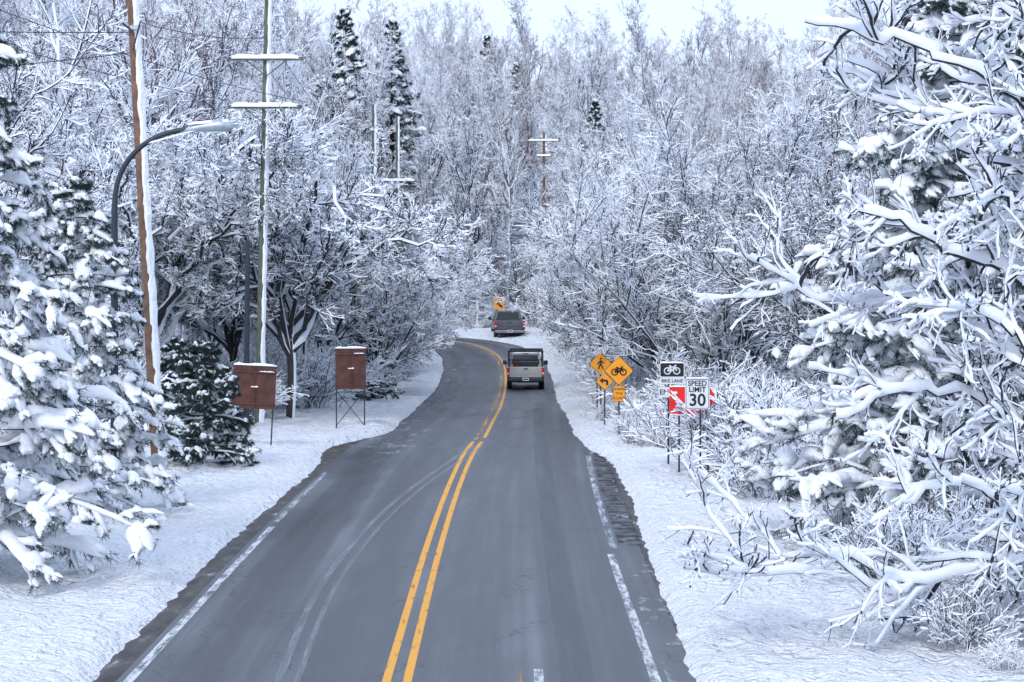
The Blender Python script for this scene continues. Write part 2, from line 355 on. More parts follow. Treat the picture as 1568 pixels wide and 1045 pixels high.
    d_=spawn(*c_,n[3],rng,0.1,1.0,42,14,0.55,0.02,0.12,3,tw,tw*0.8,0.6); thin(acc,*d_,0.018*snow,rng)
    return acc.mesh(name,mats or [BARK,TSNOW])

def pillow(acc,P,W,rng,J=8,mat=1):
    Nn,K,_=P.shape; T,up,side,hor=frames(P)
    prof=np.array([math.sin(math.pi*(0.10+0.82*k/(K-1)))**0.55 for k in range(K)]); prof[0]*=0.45; prof[-1]*=0.45
    w=(W[:,None]*prof[None]*rng.uniform(0.65,1.35,(Nn,K)))[...,None]
    Z=np.array([0,0,1.0]); V=[]
    for j in range(J):
        a=2*math.pi*j/J; c,s_=math.cos(a),math.sin(a)
        V.append(P+side*c*w*1.05+Z*(w*(s_*0.85 if s_>0 else s_*0.3)+w*0.25))
    acc.grid(np.stack(V,2),[mat]*J)
def needles(acc,P,m,ln,wd,rng,mat=2,down=0.3):
    Nn,K,_=P.shape; idx=np.repeat(np.arange(Nn),m); t=rng.uniform(0,1,len(idx)); x=t*(K-1); i=np.minimum(x.astype(int),K-2); f=(x-i)[:,None]
    p=P[idx,i]*(1-f)+P[idx,i+1]*f; T=nrm(P[idx,i+1]-P[idx,i]); q=rng.normal(size=p.shape); q[:,2]-=down*2
    d=nrm(T*0.7+nrm(q)*0.9); s_=nrm(np.cross(d,rng.normal(size=d.shape)))*wd*0.5
    e=p+d*ln*rng.uniform(.6,1.3,len(idx))[:,None]
    acc.tris(np.stack([p-s_,p+s_,e],1),mat)
def conifer(name,seed,H,Rd,z0,nb,pw=0.09,m=18,nl=0.12,droop=-0.07,n2=10,n3=4,frac=0.8,pwr=0.75,wd=0.014,K3=4):
    rng=np.random.default_rng(seed); acc=Acc()
    P=resamp([(0,0,-0.5),(0.05,0,H*0.5),(0,0,H)],10)[None]; R=(H*0.018*np.linspace(1,.1,10))[None]; thick(acc,P,R,0.02,rng)
    Ps=[];Rs=[]
    for k in range(nb):
        u=(k+rng.uniform(0,1))/nb; z=z0+(H-z0)*u; az=k*2.39996+rng.uniform(-.4,.4)
        ln=Rd*max(0.0,1-z/H)**pwr*rng.uniform(.65,1.15)+0.25
        d=np.array([math.cos(az),math.sin(az),rng.uniform(0.05,0.35)]); p=np.array([0,0,z]); q=[p]
        for s_ in range(7):
            d=nrm(d+np.array([0,0,droop])+rng.normal(size=3)*0.07); p=p+d*ln/7; q.append(p)
        Ps.append(q); Rs.append(0.03*np.linspace(1,.3,8))
    P=np.array(Ps);R=np.array(Rs); thick(acc,P,R,0.03,rng,J=6)
    a=spawn(P,R,n2,rng,0.22,1.0,48,12,0.30,-0.07,0.12,6,0.012,flat=0.6)
    c=spawn(*a,n3,rng,0.15,1.0,45,14,0.55,-0.10,0.12,K3,0.006,flat=0.5)
    thin(acc,*a,0.0,rng); 
    La=np.linalg.norm(a[0][:,-1]-a[0][:,0],axis=1); s=rng.random(len(a[0]))<frac
    pillow(acc,a[0][s],np.minimum(pw*1.25*rng.uniform(.5,1.45,s.sum()),La[s]*0.38+0.03),rng)
    Lc=np.linalg.norm(c[0][:,-1]-c[0][:,0],axis=1)
    s=rng.random(len(c[0]))<frac*0.75; pillow(acc,c[0][s],np.minimum(pw*0.8*rng.uniform(.45,1.5,s.sum()),Lc[s]*0.5+0.02),rng,J=6)
    s=rng.random(len(P))<frac; pillow(acc,P[s][:,3:],pw*1.2*rng.uniform(.6,1.3,s.sum()),rng)
    needles(acc,a[0],m,nl,wd,rng); needles(acc,c[0],m,nl,wd,rng); needles(acc,P[:,3:],m*2,nl,wd,rng)
    return acc.mesh(name,[BARK,SNOW,NEEDLE],True)

rs=random.Random(5)
# ---- distant forest on the hill
FAR=[deciduous("forest_tree_a",11,15,0.17,'forest',[BARKHAZE,TSNOW],1.45,0.012,(15,9,8,4)),
     deciduous("forest_tree_b",12,16,0.20,'forest',[BARKHAZE,TSNOW],1.15,0.012,(15,9,8,4)),
     deciduous("forest_tree_c",13,14,0.15,'forest',[BARKHAZE,TSNOW],1.7,0.012,(15,9,8,4)),
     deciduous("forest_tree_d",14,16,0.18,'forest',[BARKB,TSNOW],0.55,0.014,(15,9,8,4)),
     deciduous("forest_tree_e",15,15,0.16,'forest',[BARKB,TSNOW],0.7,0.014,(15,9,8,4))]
fe=bpy.data.objects.new("distant_forest",None); C.objects.link(fe)
y=198.0;k=0
while y<332:
    half=y*0.225+6; x=-half+rs.uniform(0,5)
    while x<half:
        px=x+rs.uniform(-2,2); py=y+rs.uniform(-4,4)
        far=(py-198)/130
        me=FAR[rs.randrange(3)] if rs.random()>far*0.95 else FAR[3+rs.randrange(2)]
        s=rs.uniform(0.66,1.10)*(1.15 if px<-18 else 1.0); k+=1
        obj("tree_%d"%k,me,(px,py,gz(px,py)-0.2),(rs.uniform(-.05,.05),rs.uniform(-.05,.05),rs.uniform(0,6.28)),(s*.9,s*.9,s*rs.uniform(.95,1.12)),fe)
        x+=rs.uniform(3.6,6.8)
    y+=11
# ---- nearer woods on both sides: individual trees
MID=[deciduous("mid_a",21,11,0.15,'forest',None,1.5,0.007,(16,8,8,4)),
     deciduous("mid_b",22,9,0.13,'apple',None,1.8,0.007,(11,9,8,4)),
     deciduous("mid_c",23,10,0.09,'vase',None,1.5,0.007,(11,8,8,4))]
BIG=deciduous("tall_tree",24,15,0.26,'forest',None,1.2,0.009,(14,8,8,4))
def try_tree(x,y,me,s,name):
    d,_=sdist([x],[y])
    if abs(d[0])<6.2: return
    obj(name,me,(x,y,gz(x,y)-0.1),(0,0,rs.uniform(0,6.28)),(s,s,s))
for y in np.arange(96,190,9.5):
    x=-7.5
    while x>-(y*0.22+5):
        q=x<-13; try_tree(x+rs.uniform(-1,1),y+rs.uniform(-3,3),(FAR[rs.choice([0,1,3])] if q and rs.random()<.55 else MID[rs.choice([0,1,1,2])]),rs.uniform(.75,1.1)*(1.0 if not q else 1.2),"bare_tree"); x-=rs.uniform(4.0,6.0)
for y in np.arange(104,192,9.5):
    x=7.5 if y<160 else 6.0
    while x<(y*0.22+5):
        try_tree(x+rs.uniform(-1,1),y+rs.uniform(-3,3),MID[rs.choice([0,2,2,1])],rs.uniform(.75,1.05),"bare_tree"); x+=rs.uniform(4.0,6.0)
for x in np.arange(-9,9,3.4):
    try_tree(x,188+rs.uniform(0,4),MID[rs.choice([0,1,2])],rs.uniform(.6,.85),"bare_tree")
for x,y,s in ((-2.9,186.5,.95),(-10.5,140,.95),(-17,112,1.0),(-13,158,1.05),(14,118,.9),(11,150,.85),(5.5,188,.8),(18,142,1.0),(-24,140,1.1)):
    obj("tall_bare_tree",BIG,(x,y,gz(x,y)-.1),(0,0,rs.uniform(0,6.28)),(s,s,s))
# shrubs
SH=[deciduous("shrub_a",31,1.9,0.010,'shrub',None,1.7,0.006,(24,8,6)),deciduous("shrub_b",32,2.3,0.011,'shrub',None,1.5,0.006,(20,8,7))]
SHD=deciduous("weeds",33,1.0,0.008,'shrub',[BARKB,TSNOW],0.6,0.006,(30,6,4))
ub=bpy.data.objects.new("undergrowth",None); C.objects.link(ub); k=0
def shrub(x,y,s,me=None):
    global k
    k+=1; obj("shrub_%d"%k,me or SH[rs.randrange(2)],(x,y,gz(x,y)),(0,0,rs.uniform(0,6.28)),(s*1.15,s*1.15,s),ub)
for i in range(210):
    y=rs.uniform(58,190); x0=6.0 if y<160 else 4.5; x=x0+abs(rs.gauss(0,1))*4
    if y>100: x=max(4.7,x-1)
    d,_=sdist([x],[y])
    if abs(d[0])>4.8: shrub(x,y,rs.uniform(.6,1.15))
for i in range(130):
    y=rs.uniform(96,190); x=-6.2-abs(rs.gauss(0,1))*6; d,_=sdist([x],[y])
    if abs(d[0])>5.5: shrub(x,y,rs.uniform(.6,1.3))
for i in range(100):
    y=rs.uniform(186,200); x=rs.uniform(-40,25); shrub(x,y,rs.uniform(.6,1.2))
for i in range(18): shrub(rs.uniform(-7,3),rs.uniform(181.5,184.5),rs.uniform(.5,.9),SHD)
for i in range(44):
    y=rs.uniform(72,100); x=rs.uniform(3.9,5.2); shrub(x,y,rs.uniform(.6,1.1),SHD)
for i in range(60):
    y=rs.uniform(33,50); x=rs.uniform(6.6,11); shrub(x,y,rs.uniform(.4,.85),SH[rs.randrange(2)] if rs.random()<.5 else SHD)
for i in range(26):
    shrub(rs.uniform(-18,-11.5),rs.uniform(70,92),rs.uniform(.8,1.3))
for i in range(12): shrub(rs.uniform(-10.5,-9.4),rs.uniform(86,96),rs.uniform(.6,1.0))

# ---- individually placed trees
def put(name,me,x,y,s=1,rot=0): return obj(name,me,(x,y,gz(x,y)-0.05),(0,0,rot),(s,s,s))
V1=deciduous("vase_tree",41,11.5,0.115,'vase',None,1.3,0.006,(18,10,8,4)); put("spreading_bare_tree",V1,8.0,95,1.0,0.4)
put("spreading_bare_tree",V1,12.5,84,0.9,2.0); put("spreading_bare_tree",V1,6.6,118,0.8,3.5)
A1=deciduous("apple1",42,10.5,0.17,'apple',None,1.9,0.007,(12,11,8,4)); put("apple_tree",A1,-8.1,88,1.0,1.0)
A2=deciduous("apple2",43,9.5,0.16,'apple',None,1.9,0.007,(12,10,8,4)); put("apple_tree",A2,-13.0,87,1.1,0.2)
put("apple_tree",A2,-8.3,106,0.85,2.2); put("apple_tree",A1,-14.5,97,1.1,4.0); put("bare_tree",MID[0],-14.5,72,1.0,1)
# conifers
CA=conifer("pine_a",51,10.4,3.2,0.4,130,0.13,20,0.14,-0.10,frac=.8); put("snowy_spruce",CA,-9.6,42)
CB=conifer("pine_b",52,7.3,2.6,0.4,92,0.115,20,0.13,-0.09,frac=.76); put("snowy_spruce",CB,-9.6,53)
CD=conifer("pine_d",53,13.0,4.8,0.6,180,0.135,26,0.17,-0.07,n2=12,frac=.74); put("snowy_pine",CD,9.1,48)
CE=conifer("spruce_small",54,3.4,1.6,0.15,70,0.065,34,0.13,-0.03,n2=9,frac=0.52,wd=0.018); put("small_spruce",CE,-8.35,65.5)
CF=conifer("spruce_far",55,20,5.2,2.0,125,0.26,9,0.28,-0.06,n2=10,n3=4,frac=0.62,pwr=0.9,wd=0.05,K3=3)
for x,y,s in ((-14.8,214,1.2),(-10.7,216,1.15),(-3.0,292,0.85),(0.5,282,0.72),(8.0,232,0.72),(-25,255,0.95),(3,202,0.42),(-22,205,.8)):
    put("distant_spruce",CF,x,y,s,x)
put("small_spruce",CE,-10.8,78,0.9,2); put("small_spruce",CE,-6.6,108,0.9,1); put("snowy_spruce",CB,-13.5,60,0.9,2)
put("snowy_spruce",CB,10.5,62,0.9,1)

# ---- right-hand tree with overhanging limbs
rng=np.random.default_rng(77); acc=Acc()
T0=resamp([(9.4,36,-.4),(9.1,36,3),(9.3,36.2,6.5),(9.0,36,10),(9.2,36.5,13)],14)[None]; thick(acc,T0,(0.24*np.linspace(1,.4,14))[None],0.03,rng)
limbs=[([(9.1,36,4.2),(7.6,35.6,5.35),(6.4,35.3,5.8),(5.6,35.2,6.25),(4.9,35.4,6.35)],.085),
 ([(9.1,36,1.9),(7.6,35.4,1.35),(6.0,35.2,1.0),(5.0,35,1.35),(4.0,35,1.15),(3.2,34.8,1.15),(2.4,34.7,1.2)],.05),
 ([(9.1,36,6.2),(7.6,35.6,7.9),(6.5,35.5,8.6),(5.3,35.6,9.0),(4.3,35.8,9.2)],.06),
 ([(9.2,36,5.5),(7.6,36.2,7.0),(6.7,36.5,7.4),(5.9,36.4,8.2),(5.1,36.2,8.6)],.06),
 ([(9.1,36,2.6),(7.6,36,3.3),(6.5,36,3.7),(5.6,35.8,3.7),(4.8,35.7,3.3)],.06),
 ([(9.1,36,3.6),(7.6,36.3,4.2),(6.9,36.5,4.7),(6.2,36.7,5.0),(5.0,36.4,5.0),(4.0,36.2,5.3)],.065),
 ([(9.1,36,7.5),(8.0,35.6,9.0),(6.9,35.4,9.9),(5.9,35.4,10.4)],.06),
 ([(9.1,36,2.2),(8.0,35.2,2.5),(7.0,34.6,2.3),(6.2,34.2,2.5),(5.5,34,2.2)],.05),
 ([(9.1,36,4.9),(8.2,35.1,6.1),(7.2,34.6,6.4),(6.5,34.3,7.2)],.055),
 ([(9.1,36,3.2),(8.2,35.2,3.9),(7.5,34.8,4.2),(6.8,34.5,4.9),(6.2,34.3,5.0)],.05),
 ([(9.1,36,5.9),(8.3,36.5,7.0),(7.7,36.7,8.2),(7.0,36.8,9.0)],.05),
 ([(9.1,36,6.6),(8.2,35.2,7.3),(7.3,34.9,7.6),(6.3,34.8,7.5)],.055),
 ([(9.1,36,1.5),(8.0,36,1.6),(7.0,36.3,0.9),(6.2,36.6,0.6)],.045)]
P=np.array([resamp(l,26,rng,0.055) for l,_ in limbs]); R=np.array([r*np.linspace(1,.28,26) for _,r in limbs])
thick(acc,P,R,0.125,rng,J=10)
a=spawn(P,R,16,rng,0.10,1,46,14,0.34,0.03,0.18,10,0.026,0.010); thick(acc,*a,0.082,rng,J=8)
b_=spawn(*a,8,rng,0.15,1,44,14,0.42,0.01,0.16,6,0.012,0.006); thick(acc,*b_,0.055,rng,J=6)
c_=spawn(*b_,3,rng,0.15,1,44,14,0.5,0.02,0.15,4,0.006,0.004); thin(acc,*c_,0.028,rng)
me=acc.mesh("overhanging_tree",[BARK,TSNOW],True); obj("overhanging_tree",me)

# ------------------------------------------------------------------ generic small mesh builder
class MB:
    def __init__(s): s.v=[];s.f=[];s.m=[];s.mats=[]
    def mi(s,mat):
        if mat not in s.mats: s.mats.append(mat)
        return s.mats.index(mat)
    def add(s,v,f,mat):
        n=len(s.v); s.v+= [tuple(p) for p in v]; s.f+=[tuple(n+i for i in q) for q in f]; s.m+=[s.mi(mat)]*len(f)
    def box(s,c,d,mat,rot=None,top=(1,1)):
        v=[]
        for z in (-.5,.5):
            for x,y in ((-.5,-.5),(.5,-.5),(.5,.5),(-.5,.5)):
                k=top if z>0 else (1,1); p=Vector((x*d[0]*k[0],y*d[1]*k[1],z*d[2]))
                if rot: p=rot@p
                v.append(p+Vector(c))
        s.add(v,[(3,2,1,0),(4,5,6,7),(0,1,5,4),(1,2,6,5),(2,3,7,6),(3,0,4,7)],mat)
    def tube(s,pts,r,mat,n=8):
        pts=[Vector(p) for p in pts]; K=len(pts); r=r if isinstance(r,(list,tuple)) else [r]*K; v=[];f=[]
        for k in range(K):
            t=(pts[min(k+1,K-1)]-pts[max(k-1,0)]).normalized(); a=Vector((0,1,0)) if abs(t.y)<.9 else Vector((1,0,0))
            u=t.cross(a).normalized(); w=t.cross(u)
            for j in range(n):
                q=2*math.pi*j/n; v.append(pts[k]+(u*math.cos(q)+w*math.sin(q))*r[k])
        for k in range(K-1):
            for j in range(n): f.append((k*n+j,k*n+(j+1)%n,(k+1)*n+(j+1)%n,(k+1)*n+j))
        f.append(tuple(range(n))[::-1]); f.append(tuple((K-1)*n+j for j in range(n)))
        s.add(v,f,mat)
    def plate(s,o,y,th,mat):
        n=len(o); v=[(p[0],y,p[1]) for p in o]+[(p[0],y+th,p[1]) for p in o]
        f=[tuple(range(n)),tuple(range(2*n-1,n-1,-1))]+[(i,n+i,n+(i+1)%n,(i+1)%n) for i in range(n)]
        s.add(v,f,mat)
    def lump(s,a,b,w,h,mat,seed=0):
        rr=random.Random(seed); a=Vector(a);b=Vector(b);K=9;v=[];f=[]
        t=(b-a).normalized(); sd=Vector((-t.y,t.x,0)); sd=sd.normalized() if sd.length>.01 else Vector((0,1,0))
        for k in range(K):
            p=a.lerp(b,k/(K-1)); e=(0.35 if k in(0,K-1) else 1)*rr.uniform(.7,1.2)
            for c,q in ((-1,0),(-.75,.7),(0,1),(.75,.7),(1,0)): v.append(p+sd*c*w*e+Vector((0,0,q*h*e)))
        for k in range(K-1):
            for j in range(4): f.append((k*5+j,k*5+j+1,k*5+5+j+1,k*5+5+j))
        f+= [(4,3,2,1,0),tuple(5*(K-1)+j for j in range(5))]
        s.add(v,f,mat)
    def obj(s,name,loc=(0,0,0),rot=(0,0,0),parent=None,bevel=0,sm=False,sc=(1,1,1)):
        me=bpy.data.meshes.new(name); me.from_pydata(s.v,[],s.f); 
        for m in s.mats: me.materials.append(m)
        me.polygons.foreach_set("material_index",s.m); me.update()
        o=obj(name,me,loc,rot,sc,parent)
        if sm:
            for p in me.polygons: p.use_smooth=True
        if bevel:
            bm=o.modifiers.new("b","BEVEL"); bm.width=bevel; bm.segments=2; bm.limit_method='ANGLE'
        return o

# ---- utility poles
def upole(name,base,top,r,mat,arms=(),snow=True,rr=0.75):
    b=MB(); base=Vector(base);top=Vector(top); n=12
    pts=[base.lerp(top,k/n) for k in range(n+1)]
    b.tube(pts,[r*(1-(1-rr)*k/n) for k in range(n+1)],mat,12)
    if snow:
        rr_=random.Random(3); v=[];f=[];M=60
        for k in range(M+1):
            p=base.lerp(top,0.03+0.97*k/M); R_=r*(1-(1-rr)*k/M); th=rr_.uniform(.015,.055)*(r/.16)
            for j,a in enumerate((-88,-55,-20,20,60,85)):
                a2=rad(a+rr_.uniform(-11,11)); q=R_+(th if 0<j<5 else -0.01); v.append(p+Vector((math.cos(a2)*q,math.sin(a2)*q,0)))
        for k in range(M):
            for j in range(5): f.append((k*6+j,k*6+j+1,k*6+7+j,k*6+6+j))
        b.add(v,f,SNOW)
    for (z,w,ins) in arms:
        t=(z-base.z)/(top.z-base.z); p=base.lerp(top,t)+Vector((0,-r-0.05,0))
        b.box(p,(w,0.1,0.12),mat); b.lump(p+Vector((-w/2,-.01,.0)),p+Vector((w/2,-.01,.0)),.075,.16,SNOW)
        b.tube([p+Vector((-w*.3,0,0)),p+Vector((0,0,-.6))],.02,mat,6); b.tube([p+Vector((w*.3,0,0)),p+Vector((0,0,-.6))],.02,mat,6)
        for q in range(ins):
            x=(-.46+.92*q/(ins-1))*w; c=p+Vector((x,0,.06)); b.tube([c,c+Vector((0,0,.08)),c+Vector((0,0,.1)),c+Vector((0,0,.2))],[.02,.03,.05,.035],DARK if ins>4 else GALV,8)
    return b.obj(name)
upole("utility_pole",(-8.85,60.8,-.2),(-9.6,60.8,13.2),0.175,WOOD)
upole("utility_pole",(-8.7,83,-.2),(-8.35,83,16),0.15,GWOOD,((12.75,2.55,4),(11.1,2.5,4)))
upole("utility_pole",(-6.85,120,-1),(-6.85,120,13.7),0.14,GWOOD,((9.3,2.0,2),))
upole("utility_pole",(-7.1,150,-1),(-7.1,150,15),0.14,GWOOD,((11.0,2.4,3),(7.3,2.2,3)))
upole("utility_pole",(2.55,190,1),(2.5,190,16.3),0.13,WOOD,((15.6,2.6,6),(14.4,1.2,2)),False)
upole("utility_pole",(-14.6,205,1),(-14.6,205,20),0.15,GWOOD,((19,2.4,3),))
upole("wooden_post",(-8.85,80.5,-.1),(-8.8,80.5,6.5),0.10,DARK,(),False); upole("wooden_post",(-6.75,116,-.9),(-6.75,116,3.3),0.14,DARK,(),False)
b=MB()
def wire(a,c,sag,r=.012):
    a=Vector(a);c=Vector(c); b.tube([a.lerp(c,t/16)-Vector((0,0,sag*4*(t/16)*(1-t/16))) for t in range(17)],r,DARK,4)
for x in (-1.2,-.4,.4,1.2):
    wire((-8.4+x,83,12.95),(-7.1+x*.9,150,11.2),1.0)
wire((-9.6,83,11.3),(-17.2,40,12.5),.5); wire((-7.2,83,11.3),(-14.8,40,12.5),.5)
wire((-9.5,60.8,11.8),(-8.4,83,13.5),.2); wire((-9.5,60.8,11.5),(-30,62,13),.4); wire((-9.45,60.8,11),(-30,66,11),.5)
wire((-7.1,150,11.2),(2.2,190,15.7),1.0); b.obj("power_lines")
b=MB(); b.box((-9.42,60.6,11.6),(.3,.12,.1),GALV); b.tube([(-9.5,60.55,11.5),(-9.75,60.5,11.7)],.03,DARK); b.tube([(-9.5,60.55,11.0),(-9.3,60.5,11.75)],.02,DARK); b.obj("pole_bracket")
# ---- street lamp
b=MB(); X,Y=-9.7,59
arc=[(X,Y,0),(X,Y,5),(X,Y,7.0)]+[(X+1.9*(1-math.cos(t)),Y,7.0+1.95*math.sin(t)**.85) for t in np.linspace(.15,1.5,12)]+[(X+2.3,Y,9.0)]
b.tube(arc,[.10,.09,.08]+[.065]*13,DARK,10)
b.lump(arc[9],arc[-1],.06,.05,SNOW)
hp=[(X+1.6,Y,8.9),(X+1.95,Y,8.98),(X+2.25,Y,9.02),(X+2.55,Y,9.05),(X+2.8,Y,9.03),(X+2.9,Y,9.0)]
b.tube(hp,[.05,.09,.12,.15,.14,.05],GALV,12); b.lump((X+1.8,Y,9.06),(X+2.85,Y,9.13),.12,.08,SNOW,3)
b.obj("street_lamp",sm=True)
# ---- brown signs seen from behind
def bsign(name,x,y,w,zt,zb,brace,rot):
    b=MB(); g=gz(x,y)-.1
    for s in (-1,1): b.tube([(s*w*.46,.06,g),(s*w*.46,.06,zt+.03)],.022,DARK,6)
    b.box((0,0,(zt+zb)/2),(w,.05,zt-zb),RUST); 
    for z in (zb+.15,zt-.2): b.box((0,-.04,z),(w*.96,.03,.05),RUST)
    b.box((0,-.045,(zt+zb)/2),(.05,.035,zt-zb-.04),RUST)
    b.lump((-w/2,0,zt),(w/2,0,zt),.05,.07,SNOW,2); b.lump((-.1,-.06,(zt+zb)/2),(.12,-.06,(zt+zb)/2),.03,.04,SNOW,4)
    b.lump((w*.1,-.06,zt-.18),(w*.45,-.06,zt-.18),.02,.03,SNOW,9)
    if brace:
        b.tube([(-w*.46,.06,g+.15),(w*.46,.06,zb-.05)],.014,DARK,5); b.tube([(w*.46,.045,g+.15),(-w*.46,.045,zb-.05)],.014,DARK,5); b.tube([(-w*.46,.06,zb-.1),(w*.46,.06,zb-.1)],.014,DARK,5)
    b.obj(name,(x,y,0),(0,rad(rot),rad(8)))
bsign("brown_sign_board",-7.85,72.6,1.3,2.65,1.35,False,3); bsign("brown_sign_board",-5.54,83,1.05,2.82,1.42,True,0)
# ---- road signs
def rect(x,z,w,h,r=.04):
    o=[]
    for cx,cz,a0 in ((x+w/2-r,z+h/2-r,0),(x-w/2+r,z+h/2-r,90),(x-w/2+r,z-h/2+r,180),(x+w/2-r,z-h/2+r,270)):
        for a in (0,30,60,90): o.append((cx+r*math.cos(rad(a0+a)),cz+r*math.sin(rad(a0+a))))
    return o
def diamond(x,z,d,r=.05):
    return [(x+(p[0]*math.cos(rad(45))-p[1]*math.sin(rad(45))),z+(p[0]*math.sin(rad(45))+p[1]*math.cos(rad(45)))) for p in rect(0,0,d*1.414,d*1.414,r)]
def text(par,s,size,x,z,y,mat,bold=0.0,sx=1):
    cu=bpy.data.curves.new("t",'FONT'); cu.body=s; cu.size=size; cu.align_x='CENTER'; cu.align_y='CENTER'; cu.offset=bold; cu.extrude=0.001
    o=bpy.data.objects.new("t",cu); C.objects.link(o); bpy.context.view_layer.update()
    me=bpy.data.meshes.new_from_object(o); bpy.data.objects.remove(o); me.materials.clear(); me.materials.append(mat)
    obj("lettering",me,(x,y,z),(rad(90),0,0),(sx,1,1),par)
def post(b,x,z0,z1,mat=DARK): b.box((x,.03,(z0+z1)/2),(.05,.03,z1-z0),mat)
def bike(b,x,z,s,y,mat):
    def ring(cx,cz,r): b.tube([(cx+r*math.cos(t),y,cz+r*math.sin(t)) for t in np.linspace(0,2*math.pi,15)],.011*s/.3,mat,4)
    ring(x-.26*s,z-.08*s,.18*s); ring(x+.26*s,z-.08*s,.18*s); q=.012*s/.3
    for p in (((-.26,-.08),(-.1,.14)),((-.1,.14),(.16,.14)),((.16,.14),(-.02,-.08)),((-.02,-.08),(-.1,.14)),((-.26,-.08),(-.02,-.08)),((.26,-.08),(.14,.22)),((.14,.22),(.24,.24)),((-.1,.14),(-.12,.2)),((-.18,.2),(-.06,.2))):
        b.tube([(x+p[0][0]*s,y,z+p[0][1]*s),(x+p[1][0]*s,y,z+p[1][1]*s)],q,mat,4)
def dsign(name,x,y,z,d,sym):
    b=MB(); g=gz(x,y)-.2; post(b,0,g,z+d*.8); b.plate(diamond(0,z,d),0,.006,BLK); b.plate(diamond(0,z,d-.025),-.004,.003,YEL)
    if sym=='bike': bike(b,0,z,d*1.1,-.012,BLK)
    if sym=='ped':
        s=d; b.plate([(s*.09*math.cos(t),z+s*.42+s*.09*math.sin(t)) for t in np.linspace(0,6.0,10)],-.008,.003,BLK)
        for l in ([(0,.3),(-.02,0)],[(-.02,0),(-.2,-.45)],[(-.02,0),(.12,-.22),(.2,-.45)],[(0,.26),(-.18,.1),(-.24,-.04)],[(0,.26),(.15,.08),(.25,.08)]):
            b.tube([(p[0]*s,-.01,z+p[1]*s) for p in l],s*.06,BLK,5)
    if sym=='arrow':
        s=d; b.plate([(p[0]*s,z+p[1]*s) for p in [(.38,-.4),(.38,.05),(.22,.2),(-.18,.2),(-.18,.42),(-.55,.08),(-.18,-.24),(-.18,-.02),(.15,-.02),(.15,-.4)]],-.009,.003,BLK)
    b.lump((-d*.35,.0,z+d*.66),(d*.0,.0,z+d+.0),.03,.02,SNOW)
    return b.obj(name,(x,y,0),(0,0,rad(-2)))
dsign("pedestrian_warning_sign",3.3,90,2.02,.44,'ped'); dsign("left_curve_warning_sign",3.22,84,1.64,.33,'arrow')
o=dsign("bicycle_warning_sign",3.54,80,2.18,.50,'bike')
b=MB(); b.plate(rect(0,1.42,.42,.54),-.01,.006,BLK); b.plate(rect(0,1.42,.39,.51),-.014,.003,YEL); b.obj("share_road_plate",parent=o)
for i,t in enumerate(("SHARE","THE","ROAD")): text(o,t,.13,0,1.57-.15*i,-.019,BLK)
b=MB(); post(b,-.1,-.4,3.0); b.plate(rect(0,2.78,.68,.40),0,.005,WHT); b.plate(rect(0,2.79,.64,.36),-.004,.003,BLK); bike(b,0,2.8,.48,-.012,WHT)
b.plate(rect(0,2.49,.68,.17,.02),-.001,.005,WHT); b.plate(rect(-.14,2.18,.44,.28,.02),-.001,.005,WHT); b.lump((-.33,0,2.98),(.33,0,2.98),.03,.04,SNOW)
o=b.obj("bike_lane_sign",(4.37,66,0)); text(o,"BIKE LANE",.125,0,2.49,-.007,BLK,.002); text(o,"END",.2,-.14,2.18,-.007,BLK,.003)
b=MB(); post(b,.08,-.5,2.7); b.plate(rect(0,2.29,.64,.80),0,.005,WHT); b.plate(rect(0,2.29,.60,.76),-.003,.002,BLK); b.plate(rect(0,2.29,.575,.735),-.006,.002,WHT); b.lump((-.3,0,2.69),(.3,0,2.69),.03,.04,SNOW)
o=b.obj("speed_limit_sign",(4.83,63,0)); text(o,"SPEED",.19,0,2.56,-.010,BLK,.004,.95); text(o,"LIMIT",.19,0,2.40,-.010,BLK,.004); text(o,"30",.44,0,2.12,-.010,BLK,.009)
b=MB(); post(b,.46,-.5,2.25); post(b,-.3,-.5,2.25); b.plate([(-.56,1.68),(.3,1.68),(.6,1.95),(.68,2.1),(.52,2.40),(-.56,2.40)],0,.006,REDM)
b.lump((-.5,-.03,2.2),(-.35,-.03,2.22),.02,.07,SNOW,3); b.lump((.5,-.03,2.08),(.62,-.03,2.1),.03,.06,SNOW,3); b.lump((-.56,0,2.40),(.5,0,2.40),.03,.04,SNOW)
b.obj("red_sign",(4.76,64.5,0))
b=MB(); g=gz(-.95,177); post(b,0,g-.2,3.3); b.plate(rect(0,3.0,.72,.82),0,.006,YEL); b.plate([(.22,2.66),(-.22,3.0),(.22,3.34),(.22,3.14),(.02,3.0),(.22,2.86)],-.006,.003,BLK); b.lump((-.36,0,3.41),(.36,0,3.41),.05,.06,SNOW); b.obj("chevron_sign",(-.93,176.5,0))
b=MB(); post(b,0,-1.2,1.8,GALV); b.plate(rect(0,1.65,.3,.45),0,.005,GALV); b.obj("small_road_sign",(3.5,132,0))
b=MB(); post(b,0,-.6,1.7,RFENCE); b.obj("marker_post",(5.2,64,0)); b=MB(); post(b,0,-.6,1.5,DARK); b.obj("marker_post",(3.1,88,0))

